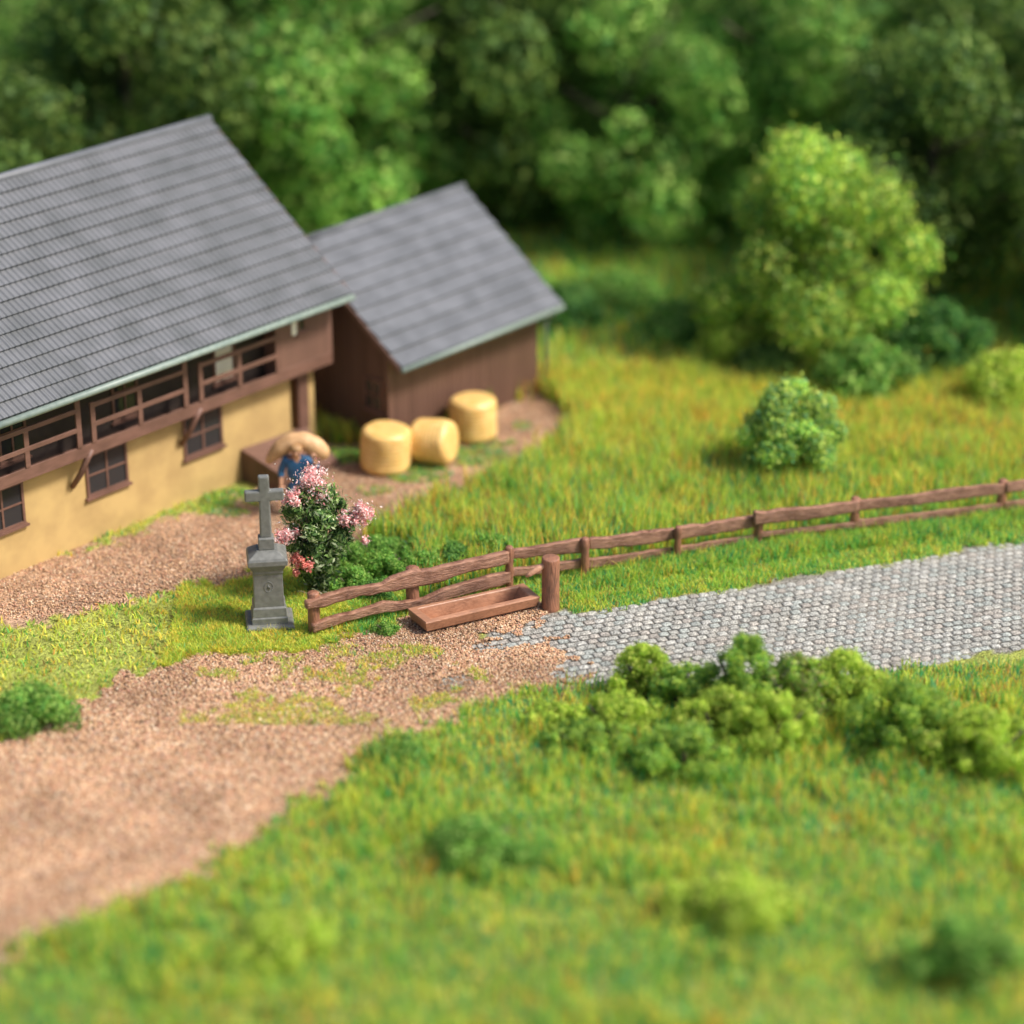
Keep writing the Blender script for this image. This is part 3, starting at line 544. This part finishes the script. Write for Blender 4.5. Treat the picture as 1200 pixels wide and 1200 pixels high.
# ------------------------------------------------------------------ water trough and spout post
t = empty('water_trough', (*g(566,720),0)); tag(t, 'long carved wooden water trough on the gravel by the fence', 'trough')
cx,cy = t.location[0],t.location[1]
rim = [(-1.66,-5.73),(.55,-4.61),(.23,-4.01),(-2.04,-5.12)]
def q4(ps,z): return [(p[0]-cx,p[1]-cy,z) for p in ps]
def inset(ps, a, b_):
    A = [Vector(p) for p in ps]; lu = (A[1]-A[0]).normalized(); wu = (A[3]-A[0]).normalized(); wu2 = (A[2]-A[1]).normalized()
    return [tuple(A[0]+lu*a+wu*b_), tuple(A[1]-lu*a+wu2*b_), tuple(A[2]-lu*a-wu2*b_), tuple(A[3]+lu*a-wu*b_)]
bm = bmesh.new(); NS = 14
def sub(ring):   # subdivide the long sides so the edges can waver
    a,b_,c,d = [Vector(p) for p in ring]; out = []
    for s_,e_ in ((a,b_),(b_,c),(c,d),(d,a)):
        n = NS if (e_-s_).length > 1 else 4
        for k in range(n): out.append(s_.lerp(e_,k/n))
    return [(p.x+.006*mnoise.noise((p.x*4,p.y*4,p.z*6)), p.y+.006*mnoise.noise((p.x*5,p.y*5,9)), p.z+.008*mnoise.noise((p.x*3,p.y*3,3))) for p in out]
rs = [q4(inset(rim,.20,.2),.0), q4(inset(rim,.05,.055),.10), q4(inset(rim,.0,.0),.295), q4(inset(rim,.012,.012),.32), q4(inset(rim,.16,.10),.328), q4(inset(rim,.18,.115),.31), q4(inset(rim,.30,.16),.06)]
rings(bm, [sub(r_) for r_ in rs]); 
obj('basin', bm, M['trough'], t, bevel=.006)
p = g(645,713)
t = empty('spout_post', (*p,0)); tag(t, 'round wooden post with a spout at the right end of the trough', 'post')
obj('post_shaft', lathe([(-.1,.185),(.05,.182),(.5,.175),(1.08,.178),(1.115,.172),(1.125,.15)], 40, .03, 3), M['post'], t, True)
a = Vector((-.15,-.06,.97)); d = Vector((-.34,-.14,-.17))
bm = tube([a-d*.2, a+d*.3, a+d*.8, a+d*1.0],[.06,.068,.055,.02],10); obj('spout', bm, M['spout'], t, True)

# ------------------------------------------------------------------ straw bales
def bale_prof(h,r_):
    pr = []
    for k in range(9): a = k/8*math.pi/2; pr.append((.16*(1-math.cos(a)), r_-.16+.16*math.sin(a)) )
    prof = [(0,.05)]+[(.0+.15*(1-math.cos(k/6*math.pi/2)), (r_-.17)+.17*math.sin(k/6*math.pi/2)) for k in range(7)]
    n = 7
    for k in range(1,n*4): z = .15+(h-.3)*k/(n*4); prof.append((z, r_+.009*math.sin(k*math.pi/2)))
    prof += [(h-.15*(1-math.cos(k/6*math.pi/2)), (r_-.17)+.17*math.sin(k/6*math.pi/2)) for k in range(6,-1,-1)]+[(h,.05)]
    return prof
for i,(px,py,r_,h,rot,lab) in enumerate(((452,549,.555,.98,(0,0,0),'amber round straw bale standing upright, leftmost and nearest of three'),(508,541,.50,.92,(R(84),0,R(68)),'amber straw bale lying on its side between the two upright bales'),(555,513,.535,.98,(0,0,2),'amber round straw bale standing upright against the barn wall'))):
    bm = lathe(bale_prof(h,r_), 40, .05, i*3)
    if i==1: bmesh.ops.translate(bm, verts=bm.verts, vec=(0,0,-h/2))
    o = obj('straw_bale', bm, M['bale'], None, True); o.location = (*g(px,py), 0 if i!=1 else r_-.01); o.rotation_euler = rot
    if i!=1: o.rotation_euler = (0,R(1.5),rot[2])
    tag(o, lab, 'straw bale', 'amber straw bales by the barn')

# ------------------------------------------------------------------ buildings (a along the eaves, b into the house)
def roof_slab(name, a0,a1,b0,z0,b1,z1, pitch, m, parent, col=.0):
    Lg = math.hypot(b1-b0,z1-z0); n = int(round(Lg/pitch)); db,dz = (b1-b0)/n,(z1-z0)/n; sg = 1 if b1>b0 else -1
    nb,nz = -dz*sg/ (Lg/n), abs(db)/(Lg/n); nb = -sg*abs(dz)/(Lg/n); bm = bmesh.new()
    for k in range(n):
        pb,pz = b0+db*k, z0+dz*k; qb,qz = pb+db*1.12, pz+dz*1.12
        lo,hi = .10,.035
        P = [(pb,pz),(qb,qz),(qb+nb*hi,qz+nz*hi),(pb+nb*lo,pz+nz*lo)]
        w_ = 2.7; na = max(1,int((a1-a0)/w_))
        for j in range(na):
            x0 = a0+(a1-a0)*j/na; x1 = a0+(a1-a0)*(j+1)/na-.002; dj = .008*((j*7+k*3)%5)/5
            vs = [[bm.verts.new((xx,p_[0]+(nb*dj if ii>1 else 0),p_[1]+(nz*dj if ii>1 else 0))) for ii,p_ in enumerate(P)] for xx in (x0,x1)]
            A,B = vs
            for f in ((A[0],A[1],A[2],A[3]),(B[3],B[2],B[1],B[0])): bm.faces.new(f)
            for ii in range(4): jn=(ii+1)%4; bm.faces.new((A[jn],A[ii],B[ii],B[jn]))
    # underlay board
    P = [(b0,z0-.02),(b1,z1-.02),(b1,z1-.10),(b0,z0-.10)]
    rings(bm, [[(a0+.01,*p_) for p_ in P],[(a1-.01,*p_) for p_ in P]])
    return obj(name, bm, m, parent)
barn = empty('barn', (*bc,0), R(48)); tag(barn, 'dark brown boarded barn with a grey slate roof', 'barn')
EZ=2.22; RB=2.6; RZ=EZ+(RB+.5)*.70
def gable(a0,a1,bs,b0,b1,ez,rb,rz,m,parent,name='wall'):
    bm = bmesh.new(); rings(bm, [[(a0,b0,-.05),(a0,b1,-.05),(a0,b1,ez),(a0,rb,rz),(a0,b0,ez)],[(a1,b0,-.05),(a1,b1,-.05),(a1,b1,ez),(a1,rb,rz),(a1,b0,ez)]]); return obj(name, bm, m, parent)
k_ = .70
gable(0,5,0,0,5.2,EZ+.5*k_-.12,RB,RZ-.12,M['board'],barn)
roof_slab('roof',-.12,5.25,-.5,EZ,RB,RZ,.42,M['tile'],barn); roof_slab('roof',-.12,5.25,5.7,EZ,RB,RZ,.42,M['tile'],barn)
obj('ridge_cap', tube([(-.13,RB,RZ+.05),(5.26,RB,RZ+.05)],.09,10), M['tile'], barn, True)
obj('corner_board', BX((-.03,.09,-.03,.07,0,EZ+.1)), M['panel'], barn, bevel=.01)
bm = bmesh.new(); tube([(-.12,-.55,EZ-.02),(5.25,-.55,EZ-.02)],.065,10,bm); obj('gutter', bm, M['gutter'], barn, True)
bm = bmesh.new(); tube([(5.12,-.55,EZ-.03),(5.12,-.3,EZ-.25),(5.12,-.12,EZ-.45),(5.12,-.12,0)],.05,8,bm); obj('downpipe', bm, M['gutter'], barn, True)
obj('verge_board', rings(bmesh.new(), [[(-.16,-.5,EZ-.12),(-.16,RB,RZ-.12),(-.16,RB,RZ+.03),(-.16,-.5,EZ+.05)],[(-.125,-.5,EZ-.12),(-.125,RB,RZ-.12),(-.125,RB,RZ+.03),(-.125,-.5,EZ+.05)]]), M['panel'], barn)
def window(parent, plane, u, z, w, h, fm=M['beam'], gm=M['glass'], bars=(1,1), face='b', d=.04):
    """plane coordinate on axis face; window lies outward (towards -face)"""
    def bx(u0,u1,z0,z1,o0,o1):
        return (u0,u1,plane-o1,plane-o0,z0,z1) if face=='b' else (plane-o1,plane-o0,u0,u1,z0,z1)
    f=.06; B=[bx(u,u+w,z,z+f,0,d),bx(u,u+w,z+h-f,z+h,0,d),bx(u,u+f,z+f,z+h-f,0,d),bx(u+w-f,u+w,z+f,z+h-f,0,d)]
    for k in range(bars[0]): c_=u+w*(k+1)/(bars[0]+1); B.append(bx(c_-.022,c_+.022,z+f,z+h-f,.012,d-.008))
    for k in range(bars[1]): c_=z+h*(k+1)/(bars[1]+1); B.append(bx(u+f,u+w-f,c_-.02,c_+.02,.013,d-.01))
    wn = obj('window', BX(*B), fm, parent)
    pn = obj('pane', BX(bx(u+.01,u+w-.01,z+.01,z+h-.01,.002,.01)), gm, wn)
    obj('sill', BX(bx(u-.05,u+w+.05,z-.05,z-.003,0,d+.05)), fm, wn)
    return wn
window(barn, 0, .17, .95, .58, .78, bars=(1,1), face='a')
window(barn, 0, 2.6, .95, .58, .78, bars=(1,1), face='a')

house = empty('farmhouse', (*bc,0), R(48)); tag(house, 'farmhouse with yellow plaster ground floor, brown balcony and grey roof', 'farmhouse')
A0,A1 = -11.0,-.9; HB0,HB1 = 1.45,8.45; HE=3.78; HRB=4.95; HRZ=HE+(HRB-.6)*.70; FZ=2.15
obj('plaster_wall', BX((A0,-1.62,HB0,HB1,-.05,FZ),(-1.12,A1,HB0,HB1,-.05,FZ),(-1.62,-1.12,HB0+.35,HB1,-.05,FZ),(-1.62,-1.12,HB0,HB0+.34,-.05,.62)), M['plaster'], house)
obj('doorway', BX((-1.62,-1.40,HB0+.30,HB0+.345,.62,FZ-.02)), M['dark'], house)  # dark sheet across the recess, painting in the shade of an open doorway
obj('door_frame', BX((-1.40,-1.10,HB0-.05,HB0+.1,.62,FZ-.003)), M['beam'], house, bevel=.01)
gable(A0,A1,0,HB0,HB1,HE+.85*.7-.12,HRB,HRZ-.12,M['board'],house,'upper_wall').data.transform(Matrix.Identity(4))
uw = [o for o in house.children if o.name.startswith('upper_wall')][0]
for v in uw.data.vertices:
    if v.co.z < .5: v.co.z = FZ+.003
roof_slab('roof',A0-.5,-.5,.6,HE,HRB,HRZ,.36,M['ribtile'],house); roof_slab('roof',A0-.5,-.5,9.3,HE,HRB,HRZ,.36,M['ribtile'],house)
obj('ridge_cap', tube([(A0-.5,HRB,HRZ+.05),(-.49,HRB,HRZ+.05)],.1,10), M['tile'], house, True)
obj('gutter', tube([(A0-.5,.53,HE-.03),(-.5,.53,HE-.03)],.075,10), M['gutter'], house, True)
obj('verge_board', rings(bmesh.new(), [[(-.5,.6,HE-.12),(-.5,HRB,HRZ-.12),(-.5,HRB,HRZ+.03),(-.5,.6,HE+.05)],[(-.46,.6,HE-.12),(-.46,HRB,HRZ-.12),(-.46,HRB,HRZ+.03),(-.46,.6,HE+.05)]]), M['panel'], house)
BB=1.08
bal = obj('balcony', BX((A0,-.67,BB,HB0-.003,FZ-.01,FZ+.06)), M['beam'], house, bevel=.01)
obj('side_panel', BX((-2.32,-.65,BB-.008,HB0-.004,FZ+.063,HE+.35)), M['panel'], bal)
obj('floor_beam', BX((A0,-.655,BB-.02,BB-.002,FZ-.03,FZ+.24)), M['beam'], bal, bevel=.012)
obj('loggia_shade_panel', BX((A0+.02,-2.34,HB0-.006,HB0-.001,FZ+.07,HE+.1)), M['dark'], bal)  # near-black panel just off the wall, shade of a deep loggia put into colour
B=[]; 
for a0_,a1_ in ((-4.5,-2.32),(-7.4,-4.95),(-10.4,-7.8)):
    for z in (2.78,3.2): B.append((a0_,a1_,BB-.045,BB-.008,z-.05,z+.05))
    B.append(((a0_+a1_)/2-.06,(a0_+a1_)/2+.06,BB-.043,BB-.005,FZ+.24,3.15))
    B.append((a0_-.07,a0_+.05,BB-.047,BB-.002,FZ+.24,3.27)); B.append((a1_-.05,a1_+.08,BB-.047,BB-.002,FZ+.24,HE-.05))
obj('railing', BX(*B), M['beam'], bal, bevel=.008)
for aa in (-4.55,-7.5,-10.5): obj('curved_bracket', tube([(aa+.02,BB,FZ+.1),(aa-.12,BB+.02,FZ-.12),(aa-.22,BB+.1,FZ-.4),(aa-.26,HB0-.02,FZ-.75)],[.07,.07,.065,.06],8), M['beam'], bal, True)
window(house,HB0,-3.82,2.45,.62,1.25,bars=(0,0),gm=M['white']); window(house,HB0,-6.6,2.45,.7,1.25,bars=(1,1)); window(house,HB0,-9.5,2.45,.7,1.25,bars=(1,1))
window(house,BB,-1.70,3.12,.26,.75,bars=(0,0)); obj('shutter', BX((-1.86,-1.72,BB-.04,BB-.005,3.1,3.9)), M['white'], house, bevel=.01)
window(house,HB0,-4.75,1.02,1.1,.95,bars=(1,1)); window(house,HB0,-7.4,1.02,1.1,.95,bars=(1,1)); window(house,HB0,-10.1,1.02,1.1,.95,bars=(1,1))

# ramp
t = empty('wooden_ramp', (*bc,0), R(48)); tag(t, 'brown sloping wooden ramp leading up to the farmhouse door', 'ramp')
T4 = [(-3.15,1.44,.74),(-1.2,1.44,.66),(-1.15,.45,.12),(-3.05,.22,.42)]
rings_b = [(x_,y_,-.03) for x_,y_,z_ in T4]
obj('ramp_body', rings(bmesh.new(), [rings_b, [(x_,y_,z_-.05) for x_,y_,z_ in T4]]), M['board'], t)
bm = bmesh.new(); n=9
for k in range(n):
    l = lambda P,Q,f: Vector(P).lerp(Vector(Q),f)
    f0,f1 = k/n+.004,(k+1)/n-.004; a=l(T4[0],T4[3],f0);b_=l(T4[1],T4[2],f0);c=l(T4[1],T4[2],f1);d=l(T4[0],T4[3],f1)
    rings(bm, [[v-Vector((0,0,.045)) for v in (a,b_,c,d)],[v for v in (a,b_,c,d)]])
obj('decking', bm, M['panel'], t)

# ------------------------------------------------------------------ person carrying a sack
def skin_mesh(name, verts, edges, radii, m, parent, lvl=2, root=0):
    me = bpy.data.meshes.new(name); me.from_pydata(verts, edges, []); o = bpy.data.objects.new(name, me); COL.objects.link(o); o.parent = parent
    me.materials.append(m)
    sk = o.modifiers.new('skin','SKIN'); sk.use_smooth_shade = True
    bpy.context.view_layer.objects.active = o
    sv = me.skin_vertices[0].data if me.skin_vertices else None
    if sv is None:
        bpy.context.view_layer.update(); sv = me.skin_vertices[0].data
    for i,r_ in enumerate(radii): sv[i].radius = (r_,r_) if not isinstance(r_,tuple) else r_; sv[i].use_root = (i==root)
    s = o.modifiers.new('sub','SUBSURF'); s.levels = lvl; s.render_levels = lvl
    return o
pf = g(350,604); person = empty('person', (*pf,0), R(4)); tag(person, 'person in blue work clothes bent under a tan sack in front of the ramp', 'person'); person.scale = (1.22,1.15,1.0)
V=[(0,.02,.86),(0,.02,1.05),(0,0,1.25),(0,-.06,1.38),(0,-.10,1.46),(0,-.14,1.56),(0,-.13,1.64),   # 0 pelvis..6 head top
   (.19,-.02,1.33),(.34,-.06,1.12),(.31,-.16,1.33),(.30,-.17,1.42),                       # right image arm raised: 7 shoulder 8 elbow 9 wrist 10 hand
   (-.19,-.02,1.33),(-.27,0,1.06),(-.28,-.08,.82),(-.28,-.10,.74),                        # 11..14 hanging arm
   (.10,.02,.82),(.12,-.04,.46),(.12,.03,.10),(.12,-.12,.04),(-.10,.02,.82),(-.12,-.02,.46),(-.13,.06,.10),(-.13,-.09,.04)]
E_=[(0,1),(1,2),(2,3),(3,4),(4,5),(5,6),(2,7),(7,8),(8,9),(9,10),(2,11),(11,12),(12,13),(13,14),(0,15),(15,16),(16,17),(17,18),(0,19),(19,20),(20,21),(21,22)]
Rr=[(.15,.11),(.13,.10),(.15,.11),.065,.06,(.10,.115),(.075,.085),.06,.045,.034,.035,.06,.045,.034,.035,.085,.06,.04,.04,.085,.06,.04,.04]
body = skin_mesh('body',V,E_,Rr,M['skin'],person)
# clothes: same joints, slightly larger
V2=[(0,.02,.80),V[1],V[2],(0,-.03,1.33),V[7],V[8],(.325,-.12,1.24),V[11],V[12],(-.278,-.05,.92)]
skin_mesh('shirt',V2,[(0,1),(1,2),(2,3),(2,4),(4,5),(5,6),(2,7),(7,8),(8,9)],[(.20,.15),(.195,.14),(.20,.14),(.10,.09),.085,.07,.06,.085,.068,.058],M['shirt'],person)
V3=[(0,.02,.88),(0,.02,.80),V[15],V[16],(.12,.02,.14),V[19],V[20],(-.13,.05,.14)]
skin_mesh('trousers',V3,[(0,1),(1,2),(2,3),(3,4),(1,5),(5,6),(6,7)],[(.175,.135),(.17,.13),.105,.082,.075,.105,.082,.075],M['trouser'],person)
for sx in (1,-1):
    f = obj('shoe', lathe([(0,.05),(.02,.075),(.06,.07),(.10,.045),(.12,.02)],16), M['bark'], person, True); f.scale=(.75,1.55,1); f.location=(.12*sx,-.04,-.005)
def sph(r_,sc,loc,m,name,par):
    bm = bmesh.new(); bmesh.ops.create_uvsphere(bm,u_segments=20,v_segments=14,radius=r_); o=obj(name,bm,m,par,True); o.scale=sc; o.location=loc; return o
sph(.112,(.98,1.08,.85),(0,-.105,1.605),M['hair'],'hair',person)
sph(.018,(1,1.2,1.5),(0,-.262,1.545),M['skin'],'nose',person)
for sx in (1,-1): sph(.014,(1,.6,.8),(.038*sx,-.243,1.575),M['dark'],'eye',person); sph(.028,(.5,.8,1.2),(.102*sx,-.13,1.56),M['skin'],'ear',person)
sph(.02,(1.3,.4,.35),(0,-.25,1.505),M['sack'],'mouth',person)
for (hx,hy,hz,dz) in ((.30,-.17,1.42,1),(-.28,-.10,.74,-1)):
    bm = bmesh.new()
    for k in range(4): tube([(hx-.028+.019*k,hy-.01,hz),(hx-.030+.021*k,hy-.03,hz+.055*dz),(hx-.03+.021*k,hy-.02+(.03 if dz>0 else 0),hz+(.085+.01*(k in(1,2)))*dz)],[.012,.010,.007],6,bm)
    tube([(hx+.03,hy,hz-.02*dz),(hx+.055,hy-.02,hz+.015*dz),(hx+.055,hy-.03,hz+.045*dz)],[.013,.012,.008],6,bm)
    obj('hand', bm, M['skin'], person, True)
pts=[];rad=[]
for k in range(19):
    u = k/18; a = (u-.5)*2; pts.append((a*(.66 if a<0 else .62), .02+.02*a, 1.68-.50*abs(a)**1.9+(.10 if a>0 else 0)*abs(a))); rad.append(.21*(1-abs(a)**(4 if a<0 else 9)*.72)*(1+.045*math.sin(k*1.9))*(1+.10*a) if 0<k<18 else .04)
sk = obj('sack', tube(pts,rad,16), M['sack'], None, True); sk.location=(pf[0]+.02,pf[1]+.12,-.03)
sm = sk.modifiers.new('s','SUBSURF'); sm.levels=1; sm.render_levels=1
tag(sk, 'long tan filled sack drooping over the shoulders of the person in blue', 'sack')

# ------------------------------------------------------------------ light, sky, camera
az = R(-14); el = R(49)     # azimuth of the sun from +x, towards the camera's right
sun = bpy.data.lights.new('sun','SUN'); sun.energy = 3.9; sun.angle = R(11); sun.color = (1,.955,.88)
so = bpy.data.objects.new('sun', sun); COL.objects.link(so)
dv = Vector((math.cos(az)*math.cos(el), math.sin(az)*math.cos(el), math.sin(el))); so.rotation_euler = dv.to_track_quat('Z','Y').to_euler()
w = bpy.data.worlds.new('World'); S.world = w; w.use_nodes = True; nt = w.node_tree
sky = nt.nodes.new('ShaderNodeTexSky'); sky.sky_type = 'NISHITA'; sky.sun_disc = False; sky.sun_elevation = el; sky.sun_rotation = math.pi/2-az; sky.dust_density = 3; sky.ozone_density = .6
bg = nt.nodes['Background']; bg.inputs[1].default_value = .12; nt.links.new(sky.outputs[0], bg.inputs[0])
cam = bpy.data.cameras.new('camera'); co = bpy.data.objects.new('camera', cam); COL.objects.link(co); S.camera = co
co.location = CAM; co.rotation_euler = (math.pi/2-TILT,0,0); cam.sensor_width = 36; cam.lens = 36*FPX/1200; cam.clip_end = 3000
cam.dof.use_dof = True; cam.dof.focus_distance = 50.2; cam.dof.aperture_fstop = .085
S.view_settings.view_transform = 'Standard'; S.view_settings.look = 'None'; S.view_settings.exposure = .33; S.view_settings.gamma = 1
S.cycles.use_denoising = True; S.cycles.max_bounces = 6; S.cycles.sample_clamp_indirect = 4
